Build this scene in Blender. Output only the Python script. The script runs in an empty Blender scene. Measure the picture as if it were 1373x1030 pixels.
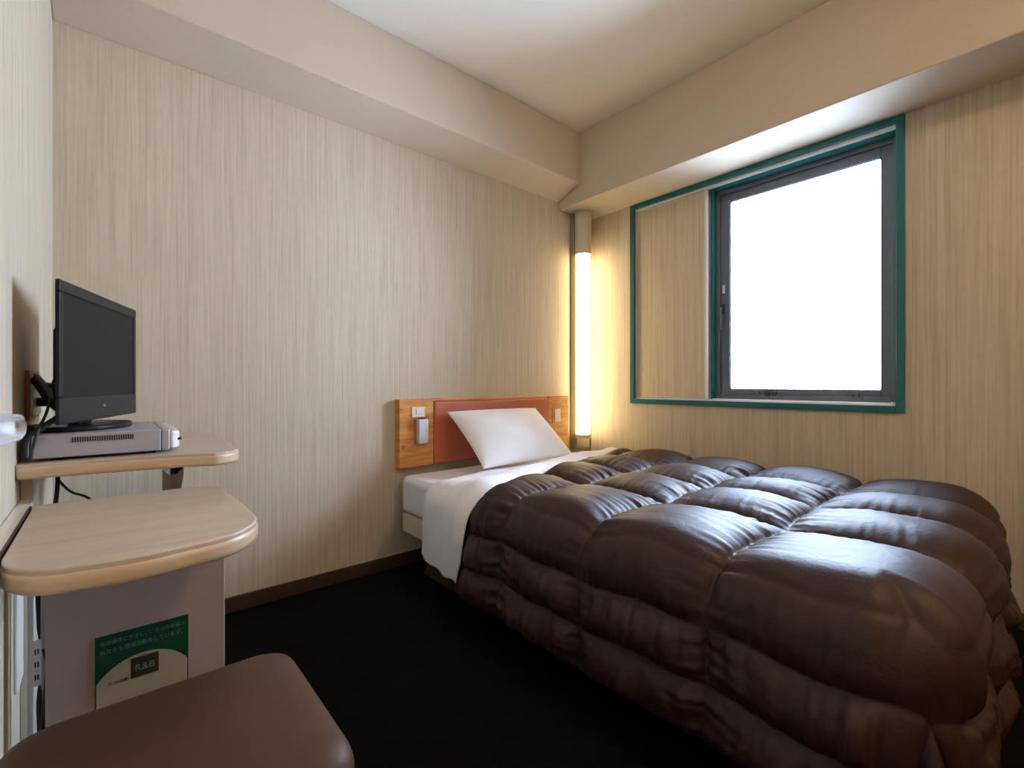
import bpy, bmesh, math, random
import numpy as np
from mathutils import Vector, Matrix, noise

random.seed(7)
SC = bpy.context.scene
COL = SC.collection
PI = math.pi
EYE = 0.97                       # camera height; X runs along the back wall, Y along the window wall

# ------------------------------------------------------------------ materials
def new_mat(name):
    m = bpy.data.materials.new(name); m.use_nodes = True
    nt = m.node_tree
    return m, nt, nt.nodes['Principled BSDF']

def N(nt, typ, **kw):
    n = nt.nodes.new(typ)
    for k, v in kw.items():
        if k.startswith('i_'):
            key = k[2:]
            n.inputs[int(key) if key.isdigit() else key.replace('_', ' ')].default_value = v
        else: setattr(n, k, v)
    return n

def ramp(nt, src, stops):
    r = N(nt, 'ShaderNodeValToRGB')
    e = r.color_ramp.elements
    while len(e) < len(stops): e.new(0.5)
    for k, (p, c) in enumerate(stops):
        e[k].position = p; e[k].color = (*c, 1) if len(c) == 3 else c
    nt.links.new(src, r.inputs[0])
    return r.outputs[0]

def mapped(nt, scale, kind='Object', rot=(0, 0, 0)):
    tc = N(nt, 'ShaderNodeTexCoord'); mp = N(nt, 'ShaderNodeMapping')
    mp.inputs['Scale'].default_value = scale; mp.inputs['Rotation'].default_value = rot
    nt.links.new(tc.outputs[kind], mp.inputs[0])
    return mp.outputs[0]

def simple(name, col, rough=0.5, metal=0.0, var=0.06, scale=40, bump=0.0, stretch=(1, 1, 1), spec=0.5, coat=0):
    """a plain colour with slight procedural mottling"""
    m, nt, b = new_mat(name)
    v = mapped(nt, stretch)
    n = N(nt, 'ShaderNodeTexNoise'); n.inputs['Scale'].default_value = scale; n.inputs['Detail'].default_value = 3
    nt.links.new(v, n.inputs['Vector'])
    lo = tuple(c * (1 - var) for c in col); hi = tuple(min(1, c * (1 + var)) for c in col)
    nt.links.new(ramp(nt, n.outputs['Fac'], [(0.3, lo), (0.7, hi)]), b.inputs['Base Color'])
    b.inputs['Roughness'].default_value = rough; b.inputs['Metallic'].default_value = metal
    b.inputs['Specular IOR Level'].default_value = spec
    if coat: b.inputs['Coat Weight'].default_value = coat
    if bump:
        bp = N(nt, 'ShaderNodeBump'); bp.inputs['Strength'].default_value = bump; bp.inputs['Distance'].default_value = 0.002
        nt.links.new(n.outputs['Fac'], bp.inputs['Height']); nt.links.new(bp.outputs[0], b.inputs['Normal'])
    return m

def wallpaper():
    m, nt, b = new_mat('striped_wallpaper')
    # stripes follow world X+Y so that they run vertically on every wall
    v = mapped(nt, (1, 1, 0.02))
    a = N(nt, 'ShaderNodeTexNoise'); a.inputs['Scale'].default_value = 110; a.inputs['Detail'].default_value = 2
    nt.links.new(v, a.inputs['Vector'])
    v2 = mapped(nt, (1, 1, 0.35))
    c = N(nt, 'ShaderNodeTexNoise'); c.inputs['Scale'].default_value = 60; c.inputs['Detail'].default_value = 3
    nt.links.new(v2, c.inputs['Vector'])
    v3 = mapped(nt, (1, 1, 0.004))
    d = N(nt, 'ShaderNodeTexNoise'); d.inputs['Scale'].default_value = 22; d.inputs['Detail'].default_value = 1
    nt.links.new(v3, d.inputs['Vector'])
    r1 = ramp(nt, a.outputs['Fac'], [(0.30, (0.50, 0.428, 0.312)), (0.46, (0.565, 0.492, 0.37)), (0.70, (0.625, 0.555, 0.43))])
    r2 = ramp(nt, c.outputs['Fac'], [(0.35, (0.95, 0.95, 0.945)), (0.65, (1, 1, 1))])
    r3 = ramp(nt, d.outputs['Fac'], [(0.35, (0.965, 0.96, 0.955)), (0.6, (1, 1, 1))])
    mx = N(nt, 'ShaderNodeMix', data_type='RGBA', blend_type='MULTIPLY'); mx.inputs[0].default_value = 1
    nt.links.new(r1, mx.inputs[6]); nt.links.new(r2, mx.inputs[7])
    mx2 = N(nt, 'ShaderNodeMix', data_type='RGBA', blend_type='MULTIPLY'); mx2.inputs[0].default_value = 1
    nt.links.new(mx.outputs[2], mx2.inputs[6]); nt.links.new(r3, mx2.inputs[7])
    nt.links.new(mx2.outputs[2], b.inputs['Base Color'])
    b.inputs['Roughness'].default_value = 0.72; b.inputs['Specular IOR Level'].default_value = 0.3
    bp = N(nt, 'ShaderNodeBump'); bp.inputs['Strength'].default_value = 0.25; bp.inputs['Distance'].default_value = 0.001
    nt.links.new(a.outputs['Fac'], bp.inputs['Height']); nt.links.new(bp.outputs[0], b.inputs['Normal'])
    return m

def wood(name, c1, c2, c3, stretch, scale=6, rough=0.4, knots=False):
    m, nt, b = new_mat(name)
    v = mapped(nt, stretch)
    n = N(nt, 'ShaderNodeTexNoise'); n.inputs['Scale'].default_value = scale; n.inputs['Detail'].default_value = 6; n.inputs['Distortion'].default_value = 0.6
    nt.links.new(v, n.inputs['Vector'])
    out = ramp(nt, n.outputs['Fac'], [(0.3, c1), (0.52, c2), (0.72, c3)])
    if knots:
        vv = N(nt, 'ShaderNodeTexVoronoi'); vv.inputs['Scale'].default_value = 9
        nt.links.new(mapped(nt, (1, 1, 1.3)), vv.inputs['Vector'])
        kr = ramp(nt, vv.outputs['Distance'], [(0.05, (0.25, 0.12, 0.05)), (0.16, (1, 1, 1))])
        mx = N(nt, 'ShaderNodeMix', data_type='RGBA', blend_type='MULTIPLY'); mx.inputs[0].default_value = 0.75
        nt.links.new(out, mx.inputs[6]); nt.links.new(kr, mx.inputs[7]); out = mx.outputs[2]
    nt.links.new(out, b.inputs['Base Color']); b.inputs['Roughness'].default_value = rough
    return m

def emitter(name, col, strength):
    m, nt, b = new_mat(name)
    b.inputs['Base Color'].default_value = (0.9, 0.88, 0.8, 1)
    b.inputs['Emission Color'].default_value = (*col, 1); b.inputs['Emission Strength'].default_value = strength
    return m

def carpet():
    m, nt, b = new_mat('dark_carpet')
    v = mapped(nt, (1, 1, 1))
    n = N(nt, 'ShaderNodeTexNoise'); n.inputs['Scale'].default_value = 260; n.inputs['Detail'].default_value = 2
    nt.links.new(v, n.inputs['Vector'])
    n2 = N(nt, 'ShaderNodeTexNoise'); n2.inputs['Scale'].default_value = 9
    nt.links.new(v, n2.inputs['Vector'])
    ad = N(nt, 'ShaderNodeMath', operation='MULTIPLY'); nt.links.new(n.outputs['Fac'], ad.inputs[0]); nt.links.new(n2.outputs['Fac'], ad.inputs[1])
    nt.links.new(ramp(nt, ad.outputs[0], [(0.15, (0.0015, 0.0015, 0.0015)), (0.4, (0.0050, 0.0047, 0.0045))]), b.inputs['Base Color'])
    b.inputs['Roughness'].default_value = 0.95; b.inputs['Specular IOR Level'].default_value = 0.1
    bp = N(nt, 'ShaderNodeBump'); bp.inputs['Strength'].default_value = 0.6; bp.inputs['Distance'].default_value = 0.004
    nt.links.new(n.outputs['Fac'], bp.inputs['Height']); nt.links.new(bp.outputs[0], b.inputs['Normal'])
    return m

def duvet_cloth():
    m, nt, b = new_mat('brown_satin')
    v = mapped(nt, (1, 1, 1))
    n = N(nt, 'ShaderNodeTexNoise'); n.inputs['Scale'].default_value = 14; n.inputs['Detail'].default_value = 4
    nt.links.new(v, n.inputs['Vector'])
    nt.links.new(ramp(nt, n.outputs['Fac'], [(0.3, (0.022, 0.0074, 0.0052)), (0.7, (0.030, 0.0106, 0.0074))]), b.inputs['Base Color'])
    b.inputs['Roughness'].default_value = 0.57; b.inputs['Specular IOR Level'].default_value = 0.47
    b.inputs['Sheen Weight'].default_value = 0.0; b.inputs['Sheen Roughness'].default_value = 0.4
    n2 = N(nt, 'ShaderNodeTexNoise'); n2.inputs['Scale'].default_value = 45; n2.inputs['Detail'].default_value = 3; n2.inputs['Distortion'].default_value = 1.2
    nt.links.new(v, n2.inputs['Vector'])
    bp = N(nt, 'ShaderNodeBump'); bp.inputs['Strength'].default_value = 0.22; bp.inputs['Distance'].default_value = 0.006
    nt.links.new(n2.outputs['Fac'], bp.inputs['Height']); nt.links.new(bp.outputs[0], b.inputs['Normal'])
    return m

def glass():
    m = bpy.data.materials.new('window_glass'); m.use_nodes = True
    nt = m.node_tree; nt.nodes.clear()
    o = N(nt, 'ShaderNodeOutputMaterial'); t = N(nt, 'ShaderNodeBsdfTransparent'); g = N(nt, 'ShaderNodeBsdfGlossy')
    t.inputs[0].default_value = (0.96, 0.98, 0.97, 1); g.inputs['Roughness'].default_value = 0.02
    f = N(nt, 'ShaderNodeFresnel'); f.inputs[0].default_value = 1.45
    mx = N(nt, 'ShaderNodeMixShader')
    nt.links.new(f.outputs[0], mx.inputs[0]); nt.links.new(t.outputs[0], mx.inputs[1]); nt.links.new(g.outputs[0], mx.inputs[2])
    nt.links.new(mx.outputs[0], o.inputs[0])
    return m

M = dict(
    paper=wallpaper(), carpet=carpet(), duvet=duvet_cloth(), glass=glass(),
    ceil=simple('cream_beam_paper', (0.60, 0.515, 0.40), 0.8, var=0.02, scale=120, bump=0.12),
    ceiling=simple('lit_ceiling_paper', (0.90, 0.85, 0.76), 0.85, var=0.015, scale=140, bump=0.12),  # paler than the beam paper: light on the ceiling put into its colour
    base=simple('dark_brown_baseboard', (0.045, 0.026, 0.017), 0.5, var=0.1, scale=30),
    teal=simple('teal_paint', (0.002, 0.130, 0.135), 0.35, var=0.05, scale=20),
    alu=simple('anodised_aluminium', (0.15, 0.17, 0.205), 0.38, metal=0.5, var=0.04, scale=60),
    rail=simple('white_rail', (0.78, 0.80, 0.80), 0.35, var=0.02),
    darkmetal=simple('dark_metal', (0.06, 0.06, 0.07), 0.35, metal=0.6, var=0.05),
    panel_paper=simple('panel_cover', (0.60, 0.53, 0.42), 0.7, var=0.05, scale=50, stretch=(1, 1, 0.05)),
    pine=wood('orange_pine', (0.50, 0.20, 0.045), (0.66, 0.31, 0.08), (0.74, 0.40, 0.13), (1.2, 1.2, 9), 5, 0.35, True),
    leather=simple('terracotta_upholstery', (0.47, 0.125, 0.050), 0.42, var=0.05, scale=160, bump=0.08),
    linen=simple('white_linen', (0.83, 0.83, 0.86), 0.85, var=0.012, scale=30, bump=0.05, spec=0.2),
    pillow=simple('white_pillowcase', (0.86, 0.86, 0.88), 0.85, var=0.01, scale=25, bump=0.05, spec=0.2),
    mattress=simple('white_mattress_cover', (0.80, 0.79, 0.84), 0.8, var=0.012, scale=40, spec=0.2),
    divan=simple('cream_vinyl', (0.62, 0.57, 0.47), 0.6, var=0.03),
    maple=wood('pale_maple_laminate', (0.45, 0.365, 0.275), (0.50, 0.41, 0.315), (0.54, 0.445, 0.34), (1.0, 10, 10), 4, 0.32),
    maple_edge=wood('maple_edge_band', (0.50, 0.36, 0.23), (0.58, 0.43, 0.28), (0.62, 0.47, 0.32), (1.0, 1.0, 10), 6, 0.35),
    board=simple('beige_panel_board', (0.33, 0.265, 0.24), 0.5, var=0.03, scale=8),
    post=simple('cream_post', (0.60, 0.56, 0.47), 0.45, var=0.03),
    chrome=simple('chrome', (0.75, 0.74, 0.73), 0.12, metal=1.0, var=0.02),
    vinyl=simple('brown_vinyl', (0.066, 0.035, 0.019), 0.52, var=0.07, scale=6, bump=0.0, spec=0.22),
    tvblack=simple('black_plastic', (0.018, 0.018, 0.021), 0.28, var=0.05),
    tvbezel=simple('charcoal_gloss_plastic', (0.013, 0.013, 0.017), 0.35, var=0.05, spec=.15),
    screen=simple('matte_dark_screen', (0.012, 0.011, 0.0105), 0.5, var=0.02, spec=.12),
    boxgrey=simple('silver_grey_metal', (0.36, 0.36, 0.385), 0.45, metal=0.15, var=0.03),
    slot=simple('black_slot', (0.008, 0.008, 0.008), 0.6, var=0.02),
    boxface=simple('white_gloss_plastic', (0.80, 0.81, 0.84), 0.18, var=0.01),
    plastic=simple('ivory_plastic', (0.80, 0.78, 0.70), 0.35, var=0.015),
    bluewhite=simple('pale_blue_plastic', (0.68, 0.76, 0.82), 0.3, var=0.015),
    cable=simple('black_rubber', (0.010, 0.010, 0.012), 0.45, var=0.05),
    wood_edge=simple('brown_wood_edge', (0.36, 0.17, 0.07), 0.5, var=0.1),
    green=simple('dark_green_print', (0.002, 0.050, 0.024), 0.4, var=0.03),
    cream_print=simple('cream_print', (0.33, 0.29, 0.22), 0.45, var=0.02),
    pale_print=simple('pale_green_letters', (0.13, 0.24, 0.18), 0.5, var=0.02),
    brown_print=simple('dark_brown_print', (0.022, 0.022, 0.008), 0.5, var=0.03),
    red_print=simple('red_print', (0.45, 0.04, 0.05), 0.5, var=0.03),
    logo=simple('silver_letters', (0.45, 0.45, 0.48), 0.4, var=0.02),
    metal_grey=simple('brushed_grey', (0.42, 0.42, 0.46), 0.35, metal=0.5, var=0.03),
    tube=emitter('lit_diffuser', (1.0, 0.77, 0.44), 11.0),
    lampcover=simple('cream_lamp_cover', (0.60, 0.54, 0.41), 0.45, var=0.02),
    lampframe=simple('olive_lamp_frame', (0.20, 0.165, 0.095), 0.45, var=0.03),
    ceil_lamp=emitter('ceiling_lamp_glow', (1.0, 0.68, 0.42), 80.0),
    door=wood('door_veneer', (0.30, 0.19, 0.10), (0.38, 0.25, 0.14), (0.42, 0.29, 0.17), (8, 8, 1), 4, 0.45),
)

# ------------------------------------------------------------------ mesh helpers
def link(name, bm, mat, parent=None, smooth=False, bevel=0.0, subsurf=0, loc=None):
    me = bpy.data.meshes.new(name)
    bmesh.ops.recalc_face_normals(bm, faces=bm.faces[:])
    bm.to_mesh(me); bm.free()
    o = bpy.data.objects.new(name, me); COL.objects.link(o)
    me.materials.append(mat)
    if parent: o.parent = parent
    if loc: o.location = loc
    if smooth:
        for p in me.polygons: p.use_smooth = True
    if bevel:
        md = o.modifiers.new('bevel', 'BEVEL'); md.width = bevel; md.segments = 3; md.limit_method = 'ANGLE'; md.angle_limit = 0.6
        for p in me.polygons: p.use_smooth = True
        wn = o.modifiers.new('wn', 'WEIGHTED_NORMAL'); wn.keep_sharp = True
    if subsurf:
        md = o.modifiers.new('sub', 'SUBSURF'); md.levels = md.render_levels = subsurf
    return o

def tag(o, label=None, cat=None, group=None, kind=None):
    if label: o['label'] = label
    if cat: o['category'] = cat
    if group: o['group'] = group
    if kind: o['kind'] = kind
    return o

def empty(name, loc=(0, 0, 0), **kw):
    o = bpy.data.objects.new(name, None); COL.objects.link(o); o.location = loc
    o.empty_display_size = 0.05
    return tag(o, **kw)

def add_box(bm, lo, hi, mtx=None):
    vs = [bm.verts.new((x, y, z)) for x in (lo[0], hi[0]) for y in (lo[1], hi[1]) for z in (lo[2], hi[2])]
    if mtx:
        for v in vs: v.co = mtx @ v.co
    for f in ((0, 1, 3, 2), (4, 6, 7, 5), (0, 4, 5, 1), (2, 3, 7, 6), (0, 2, 6, 4), (1, 5, 7, 3)):
        bm.faces.new([vs[i] for i in f])
    return bm

def box(lo, hi, mtx=None): return add_box(bmesh.new(), lo, hi, mtx)
def boxes(lst):
    bm = bmesh.new()
    for lo, hi in lst: add_box(bm, lo, hi)
    return bm

def add_prism(bm, pts, z0, z1):
    """extrude a plan outline (x, y) from z0 to z1"""
    a = [bm.verts.new((x, y, z0)) for x, y in pts]; b = [bm.verts.new((x, y, z1)) for x, y in pts]
    n = len(pts)
    bm.faces.new(a[::-1]); bm.faces.new(b)
    for i in range(n): bm.faces.new((a[i], a[(i + 1) % n], b[(i + 1) % n], b[i]))
    return bm

def add_cyl(bm, p0, p1, r0, r1=None, seg=24, cap=True):
    r1 = r0 if r1 is None else r1
    p0, p1 = Vector(p0), Vector(p1); d = (p1 - p0).normalized()
    u = d.orthogonal().normalized(); w = d.cross(u)
    A = [bm.verts.new(p0 + (u * math.cos(2 * PI * k / seg) + w * math.sin(2 * PI * k / seg)) * r0) for k in range(seg)]
    B = [bm.verts.new(p1 + (u * math.cos(2 * PI * k / seg) + w * math.sin(2 * PI * k / seg)) * r1) for k in range(seg)]
    for k in range(seg): bm.faces.new((A[k], A[(k + 1) % seg], B[(k + 1) % seg], B[k]))
    if cap: bm.faces.new(A[::-1]); bm.faces.new(B)
    return bm

def spline(pts, n=12):
    P = [Vector(p) for p in pts]; P = [P[0] * 2 - P[1]] + P + [P[-1] * 2 - P[-2]]
    out = []
    for i in range(1, len(P) - 2):
        for k in range(n):
            t = k / n
            out.append(0.5 * ((2 * P[i]) + (P[i + 1] - P[i - 1]) * t + (2 * P[i - 1] - 5 * P[i] + 4 * P[i + 1] - P[i + 2]) * t * t
                              + (3 * P[i] - P[i - 1] - 3 * P[i + 1] + P[i + 2]) * t ** 3))
    out.append(P[-2]); return out

def tube(pts, r, seg=10, n=12, closed=False):
    bm = bmesh.new(); path = spline(pts, n) if n else [Vector(p) for p in pts]
    rings = []; up = None
    for i, p in enumerate(path):
        t = (path[min(i + 1, len(path) - 1)] - path[max(i - 1, 0)]).normalized()
        u = (up - t * up.dot(t)).normalized() if up else t.orthogonal().normalized()
        up = u; w = t.cross(u)
        rings.append([bm.verts.new(p + (u * math.cos(2 * PI * k / seg) + w * math.sin(2 * PI * k / seg)) * r) for k in range(seg)])
    for a, b in zip(rings, rings[1:]):
        for k in range(seg): bm.faces.new((a[k], a[(k + 1) % seg], b[(k + 1) % seg], b[k]))
    bm.faces.new(rings[0][::-1]); bm.faces.new(rings[-1])
    return bm

def round_rect(x0, y0, x1, y1, rs, seg=10):
    """rounded rectangle outline, radii for corners (x0y0, x1y0, x1y1, x0y1)"""
    out = []
    for (cx, cy, a0, r) in ((x0 + rs[0], y0 + rs[0], PI, rs[0]), (x1 - rs[1], y0 + rs[1], 1.5 * PI, rs[1]),
                            (x1 - rs[2], y1 - rs[2], 0, rs[2]), (x0 + rs[3], y1 - rs[3], 0.5 * PI, rs[3])):
        if r < 1e-4: out.append((cx, cy)); continue
        for k in range(seg + 1):
            a = a0 + 0.5 * PI * k / seg; out.append((cx + r * math.cos(a), cy + r * math.sin(a)))
    return out

def grid_mesh(P, name, mat, parent=None, solid=0.0, sub=0):
    """P: array (nu, nv, 3) -> smooth surface"""
    nu, nv, _ = P.shape
    me = bpy.data.meshes.new(name)
    idx = np.arange(nu * nv).reshape(nu, nv)
    F = np.stack([idx[:-1, :-1], idx[1:, :-1], idx[1:, 1:], idx[:-1, 1:]], -1).reshape(-1, 4)
    me.from_pydata(P.reshape(-1, 3).tolist(), [], F.tolist()); me.update()
    for p in me.polygons: p.use_smooth = True
    o = bpy.data.objects.new(name, me); COL.objects.link(o); me.materials.append(mat)
    if parent: o.parent = parent
    if solid:
        md = o.modifiers.new('solid', 'SOLIDIFY'); md.thickness = solid; md.offset = -1
    if sub:
        md = o.modifiers.new('sub', 'SUBSURF'); md.levels = md.render_levels = sub
    return o

def text_mesh(name, body, size, mat, parent, mtx, align='LEFT', ext=0.0002, sx=1.0):
    cu = bpy.data.curves.new(name, 'FONT'); cu.body = body; cu.size = size; cu.extrude = ext; cu.align_x = align
    cu.resolution_u = 3
    t = bpy.data.objects.new(name + '_src', cu); COL.objects.link(t)
    bpy.context.view_layer.update()
    dg = bpy.context.evaluated_depsgraph_get()
    me = bpy.data.meshes.new_from_object(t.evaluated_get(dg)); me.name = name
    bpy.data.objects.remove(t)
    me.transform(mtx @ Matrix.Diagonal((sx, 1, 1, 1)))
    me.materials.clear(); me.materials.append(mat)
    o = bpy.data.objects.new(name, me); COL.objects.link(o); o.parent = parent
    return o

# ------------------------------------------------------------------ room shell
WX, DY, LX, FY, CZ = 2.74, 2.30, -0.146, -1.75, 2.66
def struct(name, bm, m, **kw):
    o = link(name, bm, m, **kw); o['kind'] = 'structure'; return o
struct('floor', box((LX - .12, FY - .12, -.1), (WX + .18, DY + .12, 0)), M['carpet'])
struct('ceiling', box((LX - .12, FY - .12, CZ), (WX + .18, DY + .12, CZ + .1)), M['ceiling'])
struct('wall_back', box((LX - .12, DY, 0), (WX + .18, DY + .12, CZ)), M['paper'])
struct('wall_left', box((LX - .12, FY, 0), (LX, DY, CZ)), M['paper'])
OY0, OY1, OYM, OZ0, OZ1 = .485, 1.897, 1.385, .868, 2.163     # window opening; OYM splits glass from the blind panel's pocket
struct('wall_right', boxes([((WX, FY, 0), (WX + .18, OY0, CZ)), ((WX, OY1, 0), (WX + .18, DY, CZ)),
                            ((WX, OY0, 0), (WX + .18, OY1, OZ0)), ((WX, OY0, OZ1), (WX + .18, OY1, CZ)),
                            ((WX + .05, OYM, OZ0), (WX + .18, OY1, OZ1))]), M['paper'])
struct('wall_front', boxes([((LX - .12, FY - .12, 0), (.3, FY, CZ)), ((1.12, FY - .12, 0), (WX + .18, FY, CZ)),
                            ((.3, FY - .12, 2.02), (1.12, FY, CZ))]), M['paper'])
d1 = struct('door_1', box((.3, FY - .08, 0.005), (1.12, FY - .04, 2.02)), M['door'])
link('door_handle', add_cyl(add_cyl(bmesh.new(), (.38, FY - .04, 1), (.38, FY + .02, 1), .01), (.375, FY + .02, 1), (.49, FY + .02, 1), .009), M['chrome'], d1, smooth=True)

# beams under the ceiling
bm = bmesh.new()
sec = [(DY, 1.275 + EYE), (2.10, 1.345 + EYE), (2.10, CZ), (DY, CZ)]
a = [bm.verts.new((LX, y, z)) for y, z in sec]; b = [bm.verts.new((2.41, y, z)) for y, z in sec]
bm.faces.new(a); bm.faces.new(b[::-1])
for i in range(4): bm.faces.new((a[i], a[(i + 1) % 4], b[(i + 1) % 4], b[i]))
tag(struct('trim_1', bm, M['ceil'], bevel=.006), 'cream boxed beam along the top of the back wall')
tag(struct('trim_2', box((2.41, FY, 2.195), (WX, DY, CZ)), M['ceil'], bevel=.006), 'cream boxed beam above the window')
# baseboards
struct('baseboard_back', box((LX, DY - .012, 0), (WX, DY, .065)), M['base'], bevel=.003)
struct('baseboard_right', box((WX - .012, FY, 0), (WX, DY - .012, .065)), M['base'], bevel=.003)
struct('baseboard_left', box((LX, FY, 0), (LX + .010, 1.26, .065)), M['base'], bevel=.003)

# ------------------------------------------------------------------ window
def ring(y0, y1, z0, z1, w, x0, x1, wb=None, wt=None, wl=None):
    wb = w if wb is None else wb; wt = w if wt is None else wt; wl = w if wl is None else wl
    return boxes([((x0, y0, z0), (x1, y0 + w, z1)), ((x0, y1 - wl, z0), (x1, y1, z1)),
                  ((x0, y0 + w, z0), (x1, y1 - wl, z0 + wb)), ((x0, y0 + w, z1 - wt), (x1, y1 - wl, z1))])
win = empty('window_1', (WX, 1.2, .84)); win['kind'] = 'structure'
def wpart(name, bm, mat, par=None, **kw):
    o = link(name, bm, mat, **kw); o.parent = par or win
    o.matrix_parent_inverse = Matrix.Translation(win.location).inverted() if par is None else Matrix()
    return o
wpart('window_trim', ring(OY0 - .03, OY1 + .03, OZ0 - .03, OZ1 + .03, .031, WX - .014, WX + .004), M['teal'], bevel=.002)
wpart('window_reveal', boxes([((WX + .045, OYM - .012, OZ0), (WX + .095, OYM, OZ1 - .004)), ((WX + .03, OY0, OZ1 - .02), (WX + .095, OYM - .012, OZ1 - .001)),
                              ((WX + .004, OY0, OZ0), (WX + .095, OY0 + .006, OZ1 - .02))]), M['teal'])
wpart('curtain_rail', boxes([((WX + .004, OY0 + .006, OZ1 - .014), (WX + .014, OY1 - .001, OZ1 - .001)), ((WX + .020, OY0 + .006, OZ1 - .014), (WX + .030, OY1 - .001, OZ1 - .001)),
                             ((WX + .014, OY0 + .006, OZ1 - .006), (WX + .020, OY1 - .001, OZ1 - .001))]), M['rail'])
wpart('window_sill', boxes([((WX + .004, OY0 + .006, OZ0), (WX + .045, OY1 - .001, OZ0 + .010)), ((WX + .045, OY0 + .006, OZ0), (WX + .095, OYM - .012, OZ0 + .014))]), M['rail'], bevel=.002)
pn = wpart('sliding_panel', box((WX + .010, 1.402, OZ0 + .012), (WX + .026, OY1 - .004, OZ1 - .016)), M['paper'])
wpart('panel_border', ring(1.402, OY1 - .004, OZ0 + .012, OZ1 - .016, .010, WX + .0065, WX + .010), M['panel_paper'], bevel=.001)
wpart('panel_edge', box((WX + .005, 1.390, OZ0 + .012), (WX + .030, 1.402, OZ1 - .016)), M['rail'], bevel=.002)
fr = wpart('window_frame', ring(OY0 + .006, OYM - .012, OZ0 + .014, OZ1 - .02, .026, WX + .085, WX + .15), M['alu'], bevel=.002)
wpart('sash', ring(OY0 + .030, OYM - .036, OZ0 + .038, OZ1 - .044, .048, WX + .100, WX + .135, wb=.034, wt=.052, wl=.056), M['alu'], bevel=.003)
wpart('glass_pane', box((WX + .115, OY0 + .076, OZ0 + .070), (WX + .119, OYM - .090, OZ1 - .094)), M['glass'])
wpart('pane_gasket', ring(OY0 + .077, OYM - .091, OZ0 + .071, OZ1 - .095, .004, WX + .108, WX + .114), M['darkmetal'])
h = wpart('window_handle', add_cyl(box((WX + .094, 1.322, 1.395), (WX + .101, 1.346, 1.455)), (WX + .094, 1.334, 1.425), (WX + .072, 1.334, 1.425), .008), M['darkmetal'], bevel=.002)
wpart('handle_lever', tube([(WX + .070, 1.334, 1.432), (WX + .066, 1.334, 1.40), (WX + .070, 1.334, 1.30)], .0065), M['alu'], smooth=True)
wpart('window_lock', box((WX + .094, 1.322, 1.52), (WX + .101, 1.336, 1.57)), M['rail'], bevel=.002)
for i, (y, w) in enumerate(((1.075, .022), (1.040, .018))):
    wpart('friction_knob', add_cyl(bmesh.new(), (WX + .076, y, OZ0 + .048), (WX + .100, y, OZ0 + .048), w * .75, w * .55, 16), M['darkmetal'], bevel=.002)
for y in (1.13, .66):
    bm = box((WX + .076, y - .03, OZ0 + .030), (WX + .100, y + .03, OZ0 + .038))
    add_box(bm, (WX + .078, y - .012, OZ0 + .038), (WX + .090, y + .004, OZ0 + .060)); add_box(bm, (WX + .078, y + .012, OZ0 + .038), (WX + .090, y + .020, OZ0 + .055))
    wpart('window_stay', bm, M['alu'], bevel=.002)

def sub(child, par):
    child.parent = par; child.matrix_parent_inverse = Matrix()
bpy.context.view_layer.update()
for c, p in (('handle_lever', 'window_handle'), ('panel_border', 'sliding_panel'), ('panel_edge', 'sliding_panel'), ('glass_pane', 'sash'), ('pane_gasket', 'sash')):
    sub(bpy.data.objects[c], bpy.data.objects[p])
# ------------------------------------------------------------------ corner lamp
lc = Vector((2.585, 2.225)); lamp = empty('corner_lamp', (lc.x, lc.y, .50), label='tall tubular corner lamp lit warm white between headboard and window', cat='lamp')
def lp(name, bm, mat, **kw):
    o = link(name, bm, mat, **kw); o.parent = lamp; o.matrix_parent_inverse = Matrix.Translation(lamp.location).inverted(); return o
lp('diffuser', add_cyl(bmesh.new(), (lc.x, lc.y, .612), (lc.x, lc.y, 1.895), .050, seg=40), M['tube'], smooth=False)
lp('top_cover', add_cyl(bmesh.new(), (lc.x, lc.y, 1.895), (lc.x, lc.y, 2.194), .058, seg=40), M['lampcover'], bevel=.002)
lp('bottom_cap', add_cyl(bmesh.new(), (lc.x, lc.y, .585), (lc.x, lc.y, .612), .057, seg=40), M['lampcover'], bevel=.002)
fd = Vector((lc.x, lc.y)).normalized(); sd = Vector((fd.y, -fd.x))      # towards corner / sideways
rot = Matrix.Translation((lc.x, lc.y, 0)) @ Matrix.Rotation(math.atan2(sd.y, sd.x), 4, 'Z')
lp('side_channel', box((-.090, -.002, .50), (-.0515, .030, 2.194), rot), M['lampframe'], bevel=.003)
lp('side_trim', box((.0520, .000, .50), (.0555, .010, 2.194), rot), M['lampframe'], bevel=.001)
bm = bmesh.new()
for k in (-1, 1): add_box(bm, (k * .05 - .006, -.045, .50), (k * .05 + .006, -.035, .585), rot)
add_box(bm, (-.056, -.046, .50), (.056, .050, .512), rot)
lp('foot_bracket', bm, M['lampframe'], bevel=.002)

# ------------------------------------------------------------------ headboard
hb = empty('headboard', (1.8, 2.3, .526), label='wall-mounted headboard, pine end panels with terracotta padded centre', cat='headboard')
def hp(name, bm, mat, **kw):
    o = link(name, bm, mat, **kw); o.parent = hb; o.matrix_parent_inverse = Matrix.Translation(hb.location).inverted(); return o
HZ0, HZ1 = .526, .888
hp('end_panel', box((1.158, 2.25, HZ0), (1.364, 2.299, HZ1)), M['pine'], bevel=.003)
hp('end_panel', box((2.262, 2.25, HZ0), (2.462, 2.299, HZ1)), M['pine'], bevel=.003)
hp('top_rail', box((1.366, 2.256, HZ1 - .012), (2.260, 2.299, HZ1 + .001)), M['pine'], bevel=.003)
hp('padded_panel', box((1.367, 2.246, HZ0 + .002), (2.259, 2.299, HZ1 - .013)), M['leather'], bevel=.010)
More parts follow.
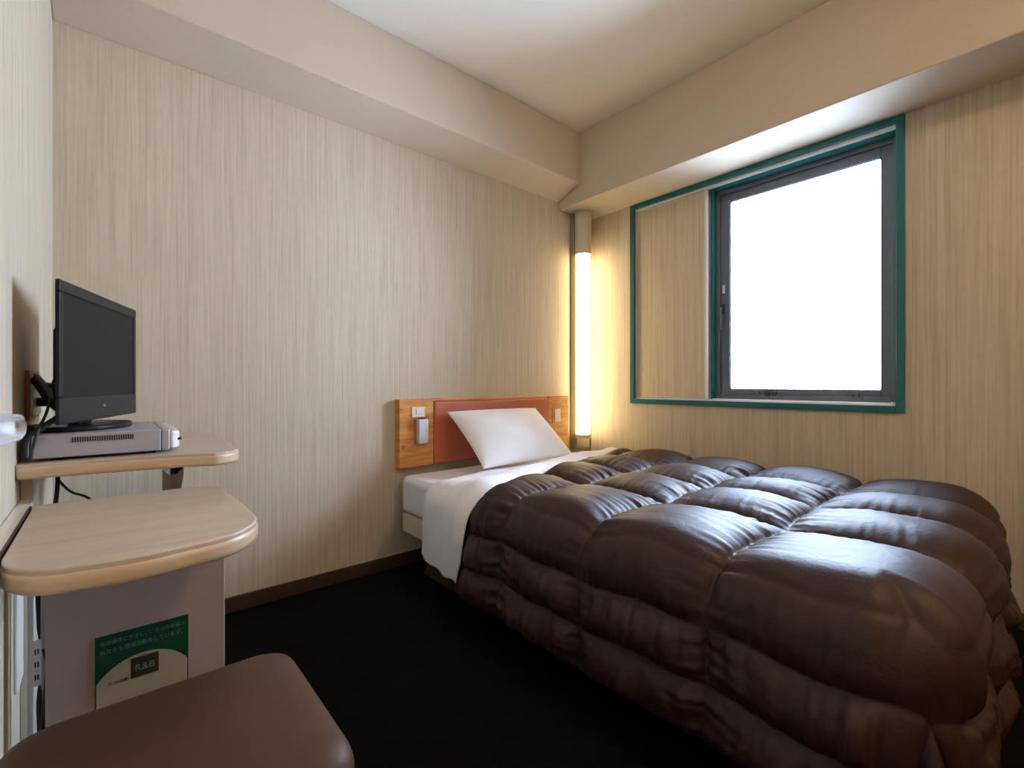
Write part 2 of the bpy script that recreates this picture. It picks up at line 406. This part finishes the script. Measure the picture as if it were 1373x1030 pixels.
# (sub-part)
# switch plate + torch holder on the left end panel, socket on the right one
sp = hp('switch_plate', box((1.228, 2.243, .792), (1.304, 2.2498, .846)), M['plastic'], bevel=.002)
hp('switch_rocker', box((1.252, 2.239, .808), (1.282, 2.243, .838)), M['boxface'], bevel=.001)
sub(bpy.data.objects['switch_rocker'], sp)
to = empty('emergency_torch', (1.285, 2.245, .652), label='pale handheld torch clipped upright under the headboard switch', cat='torch')
for nm, b_, mt_ in (('holder', box((-.040, -.004, -.004), (-.031, .0045, .128)), 'wood_edge'), ('torch_body', box((-.030, -.032, .000), (.024, .004, .128)), 'bluewhite'),
                    ('clip', box((-.020, -.012, .1285), (.018, .004, .136)), 'darkmetal'), ('torch_cap', box((.010, -.0335, .002), (.0245, .003, .126)), 'plastic')):
    link(nm, b_, M[mt_], to, bevel=.003 if nm != 'holder' else .001)
hp('socket_plate', box((2.318, 2.244, .708), (2.372, 2.2498, .800)), M['plastic'], bevel=.002)
hp('card_slot', box((2.291, 2.246, .70), (2.299, 2.2498, .806)), M['wood_edge'], bevel=.001)

# ------------------------------------------------------------------ bed
bed = empty('bed', (1.82, 1.25, 0), label='single bed base in cream vinyl under the white mattress', cat='bed')
link('divan_base', box((1.165, .22, .20), (2.475, 2.235, .302)), M['divan'], bevel=.012).parent = bed
bpy.data.objects['divan_base'].matrix_parent_inverse = Matrix.Translation(bed.location).inverted()
for x in (1.25, 2.39):
    for y in (.34, 2.05):
        o = link('leg', add_cyl(bmesh.new(), (x - 1.82, y - 1.25, 0), (x - 1.82, y - 1.25, .201), .022, .03, 20), M['base'], bed, bevel=.002)
mt = link('mattress', box((1.155, .20, .303), (2.485, 2.232, .496)), M['mattress'], bevel=.035)
tag(mt, 'white sheeted mattress on the cream bed base below the headboard', 'mattress')
mt.modifiers['bevel'].segments = 5

XL, XR, YF, RC, ZT = 1.19, 2.40, .236, .115, .534      # flat part of the top of the bedding
def drape(s, t, off=0.0, zt=ZT, p=12.0, flare=0.0):
    """sheet coordinates (s across, t along; 0,0 = foot-left corner of the flat top) -> base point"""
    Wd = XR - XL; rc = RC + off
    aL = np.maximum(0, -s); aR = np.maximum(0, s - Wd); b = np.maximum(0, -t)
    a = np.maximum(aL, aR)
    r = (a ** p + b ** p) ** (1 / p) + 1e-9
    n2 = np.sqrt(a * a + b * b) + 1e-9
    dx = np.where(aL > aR, -a, a) / n2; dy = -b / n2
    q = rc * PI / 2
    out = np.where(r < q, rc * np.sin(np.minimum(r, q) / rc), rc + flare * (r - q))
    down = np.where(r < q, rc * (1 - np.cos(np.minimum(r, q) / rc)), rc + (r - q) * math.sqrt(1 - flare ** 2))
    x = XL + np.clip(s, 0, Wd) + dx * out
    y = YF + np.maximum(t, 0) + dy * out
    y = y + .055 * np.clip((x - 1.95) / .5, 0, 1) ** 1.5 * np.exp(-np.maximum(t, 0) / .25)
    return np.stack([x, y, zt + off - down], -1)

def normals(P):
    du = np.gradient(P, axis=0); dv = np.gradient(P, axis=1)
    n = np.cross(du, dv); n /= (np.linalg.norm(n, axis=-1, keepdims=True) + 1e-12)
    return n

def nz(a, b, c=0.0):
    out = np.empty(a.shape); af, bf = a.ravel(), b.ravel(); of = out.ravel()
    for i in range(af.size): of[i] = noise.noise((af[i], bf[i], c))
    return of.reshape(a.shape)

def head_edge(s):     # diagonal head-side edge of the duvet, in t
    x = XL + s
    return np.interp(x, [.65, 1.15, 1.46, 2.0, 2.4, 3.0], [1.90, 1.52, 1.63, 1.79, 1.81, 1.80]) - YF

def seam_profile(x, seams, skew=None):
    """0 at a seam, 1 mid-box; also distance to the nearest seam"""
    seams = np.array(seams); k = np.clip(np.searchsorted(seams, x) - 1, 0, len(seams) - 2)
    a, b = seams[k], seams[k + 1]; q = np.clip((x - a) / (b - a), 0, 1)
    return 4 * q * (1 - q), np.minimum(x - a, b - x), (b - a)

# --- duvet
s_seams = [-.475, -.345, -.212, .335, .665, .985, 1.40, 1.54, 1.68]
t_seams = [-.50, -.37, -.24, .30, .69, 1.065, 1.445, 1.9]
nu, nv = 400, 360
U, V = np.meshgrid(np.linspace(0, 1, nu), np.linspace(0, 1, nv), indexing='ij')
S = s_seams[0] + U * (s_seams[-1] - s_seams[0])
TM = head_edge(S)
T = t_seams[0] + V * (TM - t_seams[0])
# seams wander a little
Sw = S + .006 * np.sin(T * 9 + 1.3) + .004 * np.sin(T * 23 + S * 3)
Tw = T + .010 * np.sin(S * 5.5 + .4) + .004 * np.sin(S * 21 + 2)
ps, ds, ws = seam_profile(Sw, s_seams); pt, dt, wt = seam_profile(Tw, t_seams)
HEM = lambda s: np.interp(s, [-.60, -.35, 0, .3, .7, 1.2, 1.6], [1.62, 1.53, 1.455, 1.56, 1.70, 1.79, 1.80]) - YF   # where the folded sheet begins
edge = np.clip((HEM(S) + .025 - T) / .09, 0, 1)
hang = np.clip(np.maximum(np.maximum(-S - .03, S - (XR - XL) - .1), -T - .10) / .12, 0, 1)
A = .062 * (1 - hang) + .044 * hang
puff = A * (ps ** .55) * (pt ** .48) * (1 - (1 - edge) ** 2)
# wrinkles pulled in at the seams: ridges that run away from a seam
w1 = nz(Tw * 52, S * 5, 3.1) * np.exp(-ds / .045) * (.6 + 1.6 * np.abs(nz(Tw * 7, S * 3, 12.))) * (1 - np.exp(-ds / .010)) * np.clip(pt * 1.6, 0, 1)
w2 = nz(Sw * 52, T * 5, 8.7) * np.exp(-dt / .042) * (.6 + 1.6 * np.abs(nz(Sw * 7, T * 3, 14.))) * (1 - np.exp(-dt / .010)) * np.clip(ps * 1.6, 0, 1)
w3 = nz(S * 5, T * 5, 1.5) + .5 * nz(S * 11, T * 11, 4.5)
vert = (nz(T * 20 + .5 * np.sin(S * 9), S * 4, 6.6) + .6 * nz(T * 44, S * 7, 7.7)) * hang
disp = puff + (.016 * w1 + .019 * w2 + .006 * w3 * np.clip(ps * pt * 2, 0, 1) + .013 * vert * np.clip(ps * 1.3, 0, 1)) * (.15 + .85 * edge)
shallow = np.exp(-((Sw + .070) / .007) ** 2) * (T > -.2) + np.exp(-((Tw + .115) / .007) ** 2) * (S > -.15)
disp = disp - .006 * np.clip(shallow, 0, 1) * edge
cw = np.clip(np.minimum(np.maximum(-S, S - (XR - XL)), -T) / .06, 0, 1)
disp = disp * (1 - cw) + puff * .55 * cw          # calmer where the cloth gathers at the foot corners
B = drape(S, T, flare=.02, p=7.0)
Nn = normals(B)
for _ in range(10):
    Q = Nn.copy(); Q[1:-1] += Nn[2:] + Nn[:-2]; Q[:, 1:-1] += Nn[:, 2:] + Nn[:, :-2]
    Nn = Q / (np.linalg.norm(Q, axis=-1, keepdims=True) + 1e-9)
if Nn[nu // 2, nv // 2, 2] < 0: Nn = -Nn
D = B + Nn * disp[..., None]
# gravity: boxes on the hanging sides belly down a touch
D[..., 2] -= hang * .18 * puff
D[..., 2] = np.maximum(D[..., 2], .02)
dv = grid_mesh(D, 'duvet', M['duvet'], solid=.012)
tag(dv, 'dark brown quilted down duvet with satin sheen spread over the bed', 'duvet')

# --- folded-back white sheet
nu, nv = 220, 46
U, V = np.meshgrid(np.linspace(0, 1, nu), np.linspace(0, 1, nv), indexing='ij')
S = -.435 + U * (.435 + (XR - XL) + .30)
hem = HEM(S)
top = np.interp(S, [-.60, -.30, -.08, .12, .40, 1.6], [1.955, 1.92, 1.88, 1.91, 1.95, 1.98]) - YF            # head-side edge
T = hem + V * (top - hem)
P = drape(S, np.maximum(T, 0.001), off=.010)
duv_t = np.clip((V - .0) / .25, 0, 1)
drop = .032 * np.clip((V - .55) / .45, 0, 1) ** 1.6                     # comes down onto the mattress behind the duvet
side = np.clip(-S / .18, 0, 1)
Nn = normals(P)
if Nn[nu // 2, nv // 2, 2] < 0: Nn = -Nn
fold = .018 * nz(T * 9, S * 1.6, 2.2) * (.4 + side) + .008 * nz(T * 20, S * 3, 5.2) + .010 * nz(S * 6, T * 6, 9.9)
rise = .026 * np.exp(-((V - .26) / .20) ** 2) * (1 - side * .4)
P = P + Nn * (fold + rise + .004)[..., None]
P[..., 2] -= drop * (1 - side)
P[..., 0] += drop * side * .9
bx = grid_mesh(P, 'top_sheet', M['linen'], solid=.006)
tag(bx, 'white top sheet folded back over the duvet edge, hanging at the bedside', 'sheet')

# --- pillow
nu = nv = 60
U, V = np.meshgrid(np.linspace(-1, 1, nu), np.linspace(-1, 1, nv), indexing='ij')
def pillow_pts(sign):
    x = U * .335 * (1 - .05 * (1 - V ** 2)); y = V * .215 * (1 - .06 * (1 - U ** 2))
    th = .088 * ((1 - np.abs(U) ** 2.6) * (1 - np.abs(V) ** 2.4)) ** .62
    th = th + .014 * nz(U * 2.2, V * 2.2, 3 + sign) * (1 - U ** 2) * (1 - V ** 2)
    return np.stack([x, y, sign * th * (1.0 if sign > 0 else .7)], -1)
Pt = np.concatenate([pillow_pts(1), pillow_pts(-1)[:, ::-1]], axis=1)
me = bpy.data.meshes.new('pillow'); n1, n2, _ = Pt.shape
idx = np.arange(n1 * n2).reshape(n1, n2)
F = np.stack([idx[:-1, :-1], idx[1:, :-1], idx[1:, 1:], idx[:-1, 1:]], -1).reshape(-1, 4)
me.from_pydata(Pt.reshape(-1, 3).tolist(), [], F.tolist())
bm = bmesh.new(); bm.from_mesh(me); bmesh.ops.remove_doubles(bm, verts=bm.verts[:], dist=.0012)
bmesh.ops.holes_fill(bm, edges=bm.edges[:], sides=400)
bpy.data.meshes.remove(me)
pl = link('pillow', bm, M['pillow'], smooth=True)
ang = math.radians(39)
pl.matrix_world = Matrix.Translation((1.75, 2.030, .682)) @ Matrix.Rotation(math.radians(0), 4, 'Z') @ Matrix.Rotation(ang, 4, 'X')
tag(pl, 'white pillow propped against the terracotta headboard', 'pillow')

# ------------------------------------------------------------------ desk (lower leaf) with its leg panel
dk = empty('desk', (.04, 1.13, 0), label='small beige desk top with rounded corners on a board panel leg', cat='desk')
def part(parent, name, bm, mat, **kw):
    o = link(name, bm, mat, **kw); o.parent = parent; o.matrix_parent_inverse = Matrix.Translation(parent.location).inverted(); return o
def leaf(inset=0.0):
    # plan outline: bowed front, large rounded front corners, clipped back right corner
    L0, R0 = -.117 + inset, .217 - inset
    pts = []
    pts += [(L0, 1.375 - inset), (L0, 1.02)]
    for k in range(9):
        a = PI + k / 8 * PI / 2; pts.append((L0 + .085 + .085 * math.cos(a), .985 + (.105 - inset) * math.sin(a)))
    for k in range(1, 8):
        x = L0 + .085 + k / 8 * (R0 - L0 - .20); pts.append((x, .880 + inset - .010 * math.sin(k / 8 * PI)))
    for k in range(11):
        a = 1.5 * PI + k / 10 * PI / 2; pts.append((R0 - .115 + .115 * math.cos(a), 1.005 + (.125 - inset) * math.sin(a)))
    pts += [(R0, 1.15), (R0 - .006, 1.27)]
    for k in range(6):
        a = k / 5 * PI / 2; pts.append((R0 - .050 + .042 * math.cos(a), 1.335 + .040 * math.sin(a) - inset))
    return pts
part(dk, 'desk_top', add_prism(bmesh.new(), leaf(.002), .690, .7205), M['maple'], bevel=.004)
part(dk, 'edge_band', add_prism(bmesh.new(), leaf(0), .682, .7165), M['maple_edge'], bevel=.012)
part(dk, 'leg_panel', box((-.091, 1.27, 0.001), (.208, 1.295, .682)), M['board'], bevel=.002)
part(dk, 'back_strip', box((-.1215, .93, .690), (-.1175, 1.375, .720)), M['base'], bevel=.001)
part(dk, 'wall_rail', box((-.1455, .93, .680), (-.1217, 1.48, .716)), M['plastic'], bevel=.002)

# poster on the leg panel
po = empty('poster', (.059, 1.269, .30), label='green and cream notice stuck on the desk leg panel', cat='poster')
PX0, PX1, PZ1, PZ0 = -.019, .137, .456, .256
part(po, 'green_sheet', box((PX0, 1.2680, PZ0), (PX1, 1.2699, PZ1)), M['green'])
bm = bmesh.new(); pts = []
for k in range(41):
    x = PX0 + .002 + (PX1 - PX0 - .004) * k / 40; dx = x - .059
    pts.append((x, PZ1 - .055 - (.0916 - math.sqrt(max(0, .0916 ** 2 - dx * dx)))))
pts += [(PX1 - .002, PZ0 + .002), (PX0 + .002, PZ0 + .002)]
a = [bm.verts.new((x, 1.2680, z)) for x, z in pts]; b = [bm.verts.new((x, 1.2675, z)) for x, z in pts]
bm.faces.new(a); bm.faces.new(b[::-1])
for i in range(len(a)): bm.faces.new((a[i], a[(i + 1) % len(a)], b[(i + 1) % len(a)], b[i]))
part(po, 'cream_arch', bm, M['cream_print'])
part(po, 'brown_block', box((.037, 1.2670, .352), (.084, 1.2675, .394)), M['brown_print'])
T0 = lambda x, z: Matrix.Translation((x - po.location.x, 1.2672 - po.location.y, z - po.location.z)) @ Matrix.Rotation(PI / 2, 4, 'X')
text_mesh('lettering', '地球環境にやさしい、ための取組み', .0104, M['pale_print'], po, Matrix.Translation((0, .0008, 0)) @ T0(PX0 + .007, .4365), sx=.86)
text_mesh('lettering', '私たちも環境活動をしています。', .0112, M['pale_print'], po, Matrix.Translation((0, .0008, 0)) @ T0(PX0 + .007, .4185), sx=.86)
text_mesh('logo_letters', 'R&B', .019, M['pale_print'], po, Matrix.Translation((0, -.0004, 0)) @ T0(.0605, .3655), 'CENTER')
text_mesh('small_lettering', 'エコ活動', .0085, M['green'], po, Matrix.Translation((0, .0002, 0)) @ T0(.000, .352))
part(po, 'red_accent', box((.057, 1.2665, .392), (.0625, 1.2670, .397)), M['red_print'])

# ------------------------------------------------------------------ upper shelf
sh = empty('television_shelf', (.06, 1.7, 0), label='beige wall shelf above the desk, on a chrome post', cat='shelf')
def shelf_outline(inset=0.0):
    R0 = .262 - inset; pts = [(-.1455, 1.99 - inset), (-.1455, 1.415 + inset)]
    for k in range(1, 8):
        x = -.1455 + k / 8 * .34; pts.append((x, 1.415 + inset - .05 * (k / 8) ** 1.5))
    pts += [(.20, 1.352 + inset), (.225, 1.358 + inset)]
    pts += [(R0 - .008, 1.385), (R0, 1.405), (R0 + .012, 1.60), (R0 + .020, 1.90), (R0 + .005, 1.96), (R0 - .03, 1.99 - inset)]
    return pts
part(sh, 'shelf_board', add_prism(bmesh.new(), shelf_outline(.002), .776, .8005), M['maple'], bevel=.003)
part(sh, 'edge_band', add_prism(bmesh.new(), shelf_outline(0), .768, .797), M['maple_edge'], bevel=.008)
part(sh, 'shelf_post', add_cyl(bmesh.new(), (.138, 1.60, 0.0), (.138, 1.60, .768), .025, seg=32), M['chrome'], smooth=True)
part(sh, 'post_collar', add_cyl(bmesh.new(), (.138, 1.60, .742), (.138, 1.60, .768), .034, seg=32), M['chrome'], bevel=.003)
part(sh, 'side_support', box((-.1455, 1.49, .0), (-.126, 1.74, .768)), M['post'], bevel=.002)

# ------------------------------------------------------------------ stool
st = empty('stool', (.075, .85, 0), label='square stool with brown vinyl seat in front of the desk', cat='stool')
nu = 60
def cushion():
    bm = bmesh.new(); rings = []
    x0, x1, y0, y1 = -.128 - .075, .285 - .075, .655 - .85, 1.045 - .85
    prof = [(.012, .345), (.002, .350), (0, .362), (0, .405), (.004, .420), (.012, .432), (.026, .441), (.048, .448), (.08, .452), (.12, .4545), (.16, .4555)]
    for ins, z in prof:
        r = max(.012, .055 - ins * .35)
        rings.append([bm.verts.new((x, y, z)) for x, y in round_rect(x0 + ins, y0 + ins, x1 - ins, y1 - ins, (r,) * 4, 8)])
    n = len(rings[0])
    for a, b in zip(rings, rings[1:]):
        for k in range(n): bm.faces.new((a[k], a[(k + 1) % n], b[(k + 1) % n], b[k]))
    bm.faces.new(rings[0][::-1]); bm.faces.new(rings[-1]); return bm
link('seat', cushion(), M['vinyl'], st, smooth=True)
link('seat_frame', box((-.180, -.170, .318), (.188, .172, .346)), M['base'], st, bevel=.004)
for sx in (-.165, .173):
    for sy in (-.155, .157):
        link('leg', add_cyl(bmesh.new(), (sx, sy, 0), (sx, sy, .319), .013, .016, 16), M['darkmetal'], st, smooth=True)

# ------------------------------------------------------------------ media box and television
bxo = empty('media_player', (0, 1.60, .8015), label='flat silver-grey media box with side vents under the television', cat='media player')
part(bxo, 'casing', box((-.125, 1.440, .807), (.100, 1.765, .859)), M['boxgrey'], bevel=.003)
part(bxo, 'front_bezel', box((.101, 1.442, .806), (.118, 1.763, .858)), M['metal_grey'], bevel=.004)
bm = bmesh.new()
for a in range(9):
    pass
pts = [(.118, 1.446), (.130, 1.448), (.139, 1.462), (.142, 1.60), (.139, 1.742), (.130, 1.757), (.118, 1.759)]
fp = part(bxo, 'front_face', add_prism(bm, pts, .809, .853), M['boxface'], bevel=.006)
part(bxo, 'disc_slot', box((.122, 1.455, .829), (.1432, 1.70, .834)), M['slot'])
bm = bmesh.new()
for k in range(26):
    x = -.060 + k * .0042
    add_box(bm, (x, 1.4385, .8395), (x + .0022, 1.4402, .8510))
part(bxo, 'side_vents', bm, M['slot'])
for x in (-.115, .07):
    for y in (1.45, 1.73): part(bxo, 'rubber_foot', box((x, y, .8008), (x + .02, y + .02, .8072)), M['slot'])

tv = empty('television', (-.005, 1.592, .8595), label='small black flat-screen television standing on the grey media box', cat='television')
tv.rotation_euler = (0, 0, math.atan2(.953, .304) - PI)     # local +X runs along the screen, local -Y... faces the bed
u = Vector((.304, .953)); nrm = Vector((.953, -.304))
# local frame: x = along u (reversed), y = back of set
tv.rotation_euler = (0, 0, math.atan2(u.y, u.x))            # local x = u, local -y = nrm
zb = .0235                                                    # bottom of the set above the foot
W2, HT = .234, .309
def tp(name, bm, mat, **kw): return link(name, bm, mat, tv, **kw)
tp('bezel', boxes([((-W2, 0, zb), (W2, .008, zb + .058)), ((-W2, 0, zb + HT - .026), (W2, .008, zb + HT)),
                   ((-W2, 0, zb + .058), (-W2 + .020, .008, zb + HT - .026)), ((W2 - .016, 0, zb + .058), (W2, .008, zb + HT - .026))]), M['tvbezel'], bevel=.003)
tp('screen', box((-W2 + .018, .003, zb + .056), (W2 - .014, .0078, zb + HT - .024)), M['screen'])
bm = bmesh.new()
a = [bm.verts.new(p) for p in ((-W2 + .002, .0081, zb + .002), (W2 - .002, .0081, zb + .002), (W2 - .002, .0081, zb + HT - .002), (-W2 + .002, .0081, zb + HT - .002))]
b = [bm.verts.new(p) for p in ((-W2 + .085, .036, zb + .012), (W2 - .085, .036, zb + .012), (W2 - .085, .036, zb + HT - .04), (-W2 + .085, .036, zb + HT - .04))]
bm.faces.new(a); bm.faces.new(b[::-1])
for i in range(4): bm.faces.new((a[i], a[(i + 1) % 4], b[(i + 1) % 4], b[i]))
tp('back_shell', bm, M['tvblack'])
tp('back_bulge', box((-.11, .036, zb + .02), (.11, .062, zb + .22)), M['tvblack'], bevel=.01)
tp('neck', box((-.040, .038, .012), (.040, .062, zb + .05)), M['tvblack'], bevel=.004)
bm = bmesh.new()
pts = [(.130 * math.cos(2 * PI * k / 48), .045 + .095 * math.sin(2 * PI * k / 48)) for k in range(48)]
tp('stand_base', add_prism(bm, pts, .0, .012), M['tvbezel'], bevel=.004)
text_mesh('logo', 'LG', .010, M['logo'], tv, Matrix.Translation((-.008, -.0003, zb + .030)) @ Matrix.Rotation(PI / 2, 4, 'X'))
tp('bezel_line', box((-W2 + .01, -.0006, zb + .0545), (W2 - .01, .0006, zb + .0555)), M['slot'])

# ------------------------------------------------------------------ wall fittings and cables beside the television
ou = empty('wall_outlet', (LX, 1.66, .94), label='grey outlet plate with wooden edge on the left wall behind television', cat='outlet')
part(ou, 'mounting_board', box((LX + .0005, 1.575, .885), (LX + .0075, 1.78, 1.002)), M['wood_edge'], bevel=.001)
part(ou, 'face_plate', box((LX + .0076, 1.585, .892), (LX + .013, 1.765, .992)), M['plastic'], bevel=.002)
part(ou, 'plug', add_cyl(bmesh.new(), (LX + .013, 1.66, .925), (LX + .045, 1.64, .925), .011, seg=16), M['cable'], bevel=.002)
part(ou, 'plug', add_cyl(bmesh.new(), (LX + .013, 1.70, .965), (LX + .040, 1.68, .960), .012, seg=16), M['cable'], bevel=.002)

hold = empty('wall_holder', (LX, 1.27, .885), label='white oval holder with raised rim mounted on the left wall', cat='holder')
bm = bmesh.new(); L_, H_ = .25, .031
def stad(r, ext):
    out = []
    for k in range(40):
        a = 2 * PI * (k + .5) / 40; y = 1.17 + (L_ - 3.5 * H_) * (1 if math.cos(a) > 0 else -1) + (r - H_ + 3.5 * H_ * (1 - 2 * (H_ - r))) * math.cos(a)
        out.append((y, .898 - .048 * (y - 1.06) + r * math.sin(a) * .86))
    return out
A = stad(H_, 0); lay = [(H_ - .003, .0005), (H_, .010), (H_ - .002, .017), (H_ - .005, .018), (H_ - .008, .014), (H_ - .011, .004)]
rings = [[bm.verts.new((LX + x, y, z)) for y, z in stad(r, 0)] for r, x in lay]
for a, b in zip(rings, rings[1:]):
    for k in range(40): bm.faces.new((a[k], a[(k + 1) % 40], b[(k + 1) % 40], b[k]))
bm.faces.new(rings[0]); bm.faces.new(rings[-1])
part(hold, 'tray_rim', bm, M['boxface'], smooth=True)

cp = tag(link('cover_plate', box((LX + .0003, 1.40, .33), (LX + .006, 1.488, .55)), M['plastic'], bevel=.002), 'white rectangular cover plate low on the left wall under the desk', 'plate')
cd = empty('cable_conduit', (-.13, 1.36, 0), label='white vertical cable conduit on the left wall under the desk', cat='conduit')
part(cd, 'conduit', box((-.122, 1.350, .0), (-.112, 1.362, .681)), M['rail'], bevel=.002)
part(cd, 'grey_strip', box((-.100, 1.310, .0), (-.0925, 1.322, .681)), M['metal_grey'], bevel=.001)

tag(link('power_cable', tube([(-.088, 1.55, .770), (-.088, 1.45, .70), (-.104, 1.335, .62), (-.103, 1.325, .50), (-.100, 1.322, .46), (-.098, 1.318, .40), (-.102, 1.31, .34), (-.100, 1.30, .25), (-.106, 1.30, .006)], .0042), M['cable'], smooth=True),
    'black power cable hanging behind the desk into the white socket block', 'cable')
es = empty('extension_socket', (-.106, 1.325, .37), label='white extension socket block hanging on the black cable under the desk', cat='extension socket')
part(es, 'block', box((-.1115, 1.306, .376), (-.0985, 1.3165, .466)), M['boxface'], bevel=.004)
part(es, 'outlet_slots', boxes([((x, 1.3050, z), (x + .002, 1.3062, z + .010)) for x in (-.108, -.104) for z in (.39, .415, .44)]), M['slot'])
tag(link('loop_cable', tube([(-.094, 1.300, .45), (-.089, 1.294, .42), (-.092, 1.294, .36), (-.096, 1.296, .30), (-.092, 1.293, .25), (-.099, 1.294, .20), (-.100, 1.292, .006)], .004), M['cable'], smooth=True),
    'black looped cable hanging beside the extension socket block', 'cable')

cab = [('antenna_cable', [(-.133, 1.60, .985), (-.118, 1.57, .965), (-.098, 1.53, .93), (-.074, 1.50, .905)], .0115, 'thick black antenna cable sloping from the outlet down to the television'),
       ('signal_cable', [(-.104, 1.66, .930), (-.090, 1.60, .925), (-.075, 1.56, .922)], .005, 'black plug lead running level between outlet and television'),
       ('thin_cable', [(-.107, 1.68, .962), (-.104, 1.56, .945), (-.101, 1.50, .925), (-.104, 1.46, .90), (-.113, 1.43, .87), (-.121, 1.425, .83), (-.124, 1.425, .8065)], .0028, 'thin black lead looping down beside the grey media box'),
       ('side_cable', [(-.068, 1.49, .91), (-.088, 1.47, .892), (-.108, 1.45, .875), (-.130, 1.445, .850), (-.133, 1.440, .809)], .0065, 'thick black lead dropping behind the left end of media box'),
       ('loop_lead', [(-.075, 1.60, .99), (-.092, 1.58, .985), (-.098, 1.57, .965), (-.088, 1.55, .935)], .0042, 'small black lead loop behind the television, level with mid screen'),
       ('upper_lead', [(-.070, 1.52, 1.04), (-.084, 1.50, 1.025), (-.087, 1.50, 1.00), (-.075, 1.52, .985)], .0032, 'upper black lead loop close behind the television edge'),
       ('wall_lead', [(-.088, 1.62, .768), (-.092, 1.60, .74), (-.070, 1.62, .70), (-.03, 1.66, .66), (.0, 1.70, .55), (.0, 1.70, .0045)], .0030, 'thin black lead hanging in the gap between shelf and desk')]
for nm, pts, r, lab in cab:
    tag(link(nm, tube(pts, r), M['cable'], smooth=True), lab, 'cable')

# ------------------------------------------------------------------ ceiling lamp (behind the camera)
cl = empty('ceiling_lamp', (1.15, -1.15, CZ), label='round ceiling lamp near the entrance end of the room', cat='ceiling lamp')
link('lamp_base', add_cyl(bmesh.new(), (0, 0, -.02), (0, 0, -.0005), .16, seg=40), M['rail'], cl, bevel=.003)
link('lamp_shade', add_cyl(bmesh.new(), (0, 0, -.14), (0, 0, -.02), .12, .14, seg=40), M['ceil_lamp'], cl, bevel=.01)

# ------------------------------------------------------------------ light from outside
w = bpy.data.worlds.new('sky'); SC.world = w; w.use_nodes = True
bg = w.node_tree.nodes['Background']; bg.inputs[0].default_value = (0.585, 0.72, 1.0, 1); bg.inputs[1].default_value = 47.0
pt_ = bpy.data.lights.new('window_portal', 'AREA'); pt_.shape = 'RECTANGLE'; pt_.size = .85; pt_.size_y = 1.25
pt_.cycles.is_portal = True
po_ = bpy.data.objects.new('window_portal', pt_); COL.objects.link(po_)
po_.location = (WX + .20, .93, 1.5); po_.rotation_euler = (0, PI / 2, 0)

# ------------------------------------------------------------------ camera
cam = bpy.data.cameras.new('camera'); co = bpy.data.objects.new('camera', cam); COL.objects.link(co)
cam.sensor_fit = 'HORIZONTAL'; cam.sensor_width = 36; cam.lens = 36 * 631 / 1373
cam.clip_start = .02
th = math.atan2(542.5, 631)
co.location = (0, 0, EYE); co.rotation_euler = (PI / 2, 0, -th)
SC.camera = co
vs = SC.view_settings
vs.view_transform = 'Standard'; vs.look = 'None'; vs.gamma = 1; vs.use_curve_mapping = False; vs.exposure = 0.0
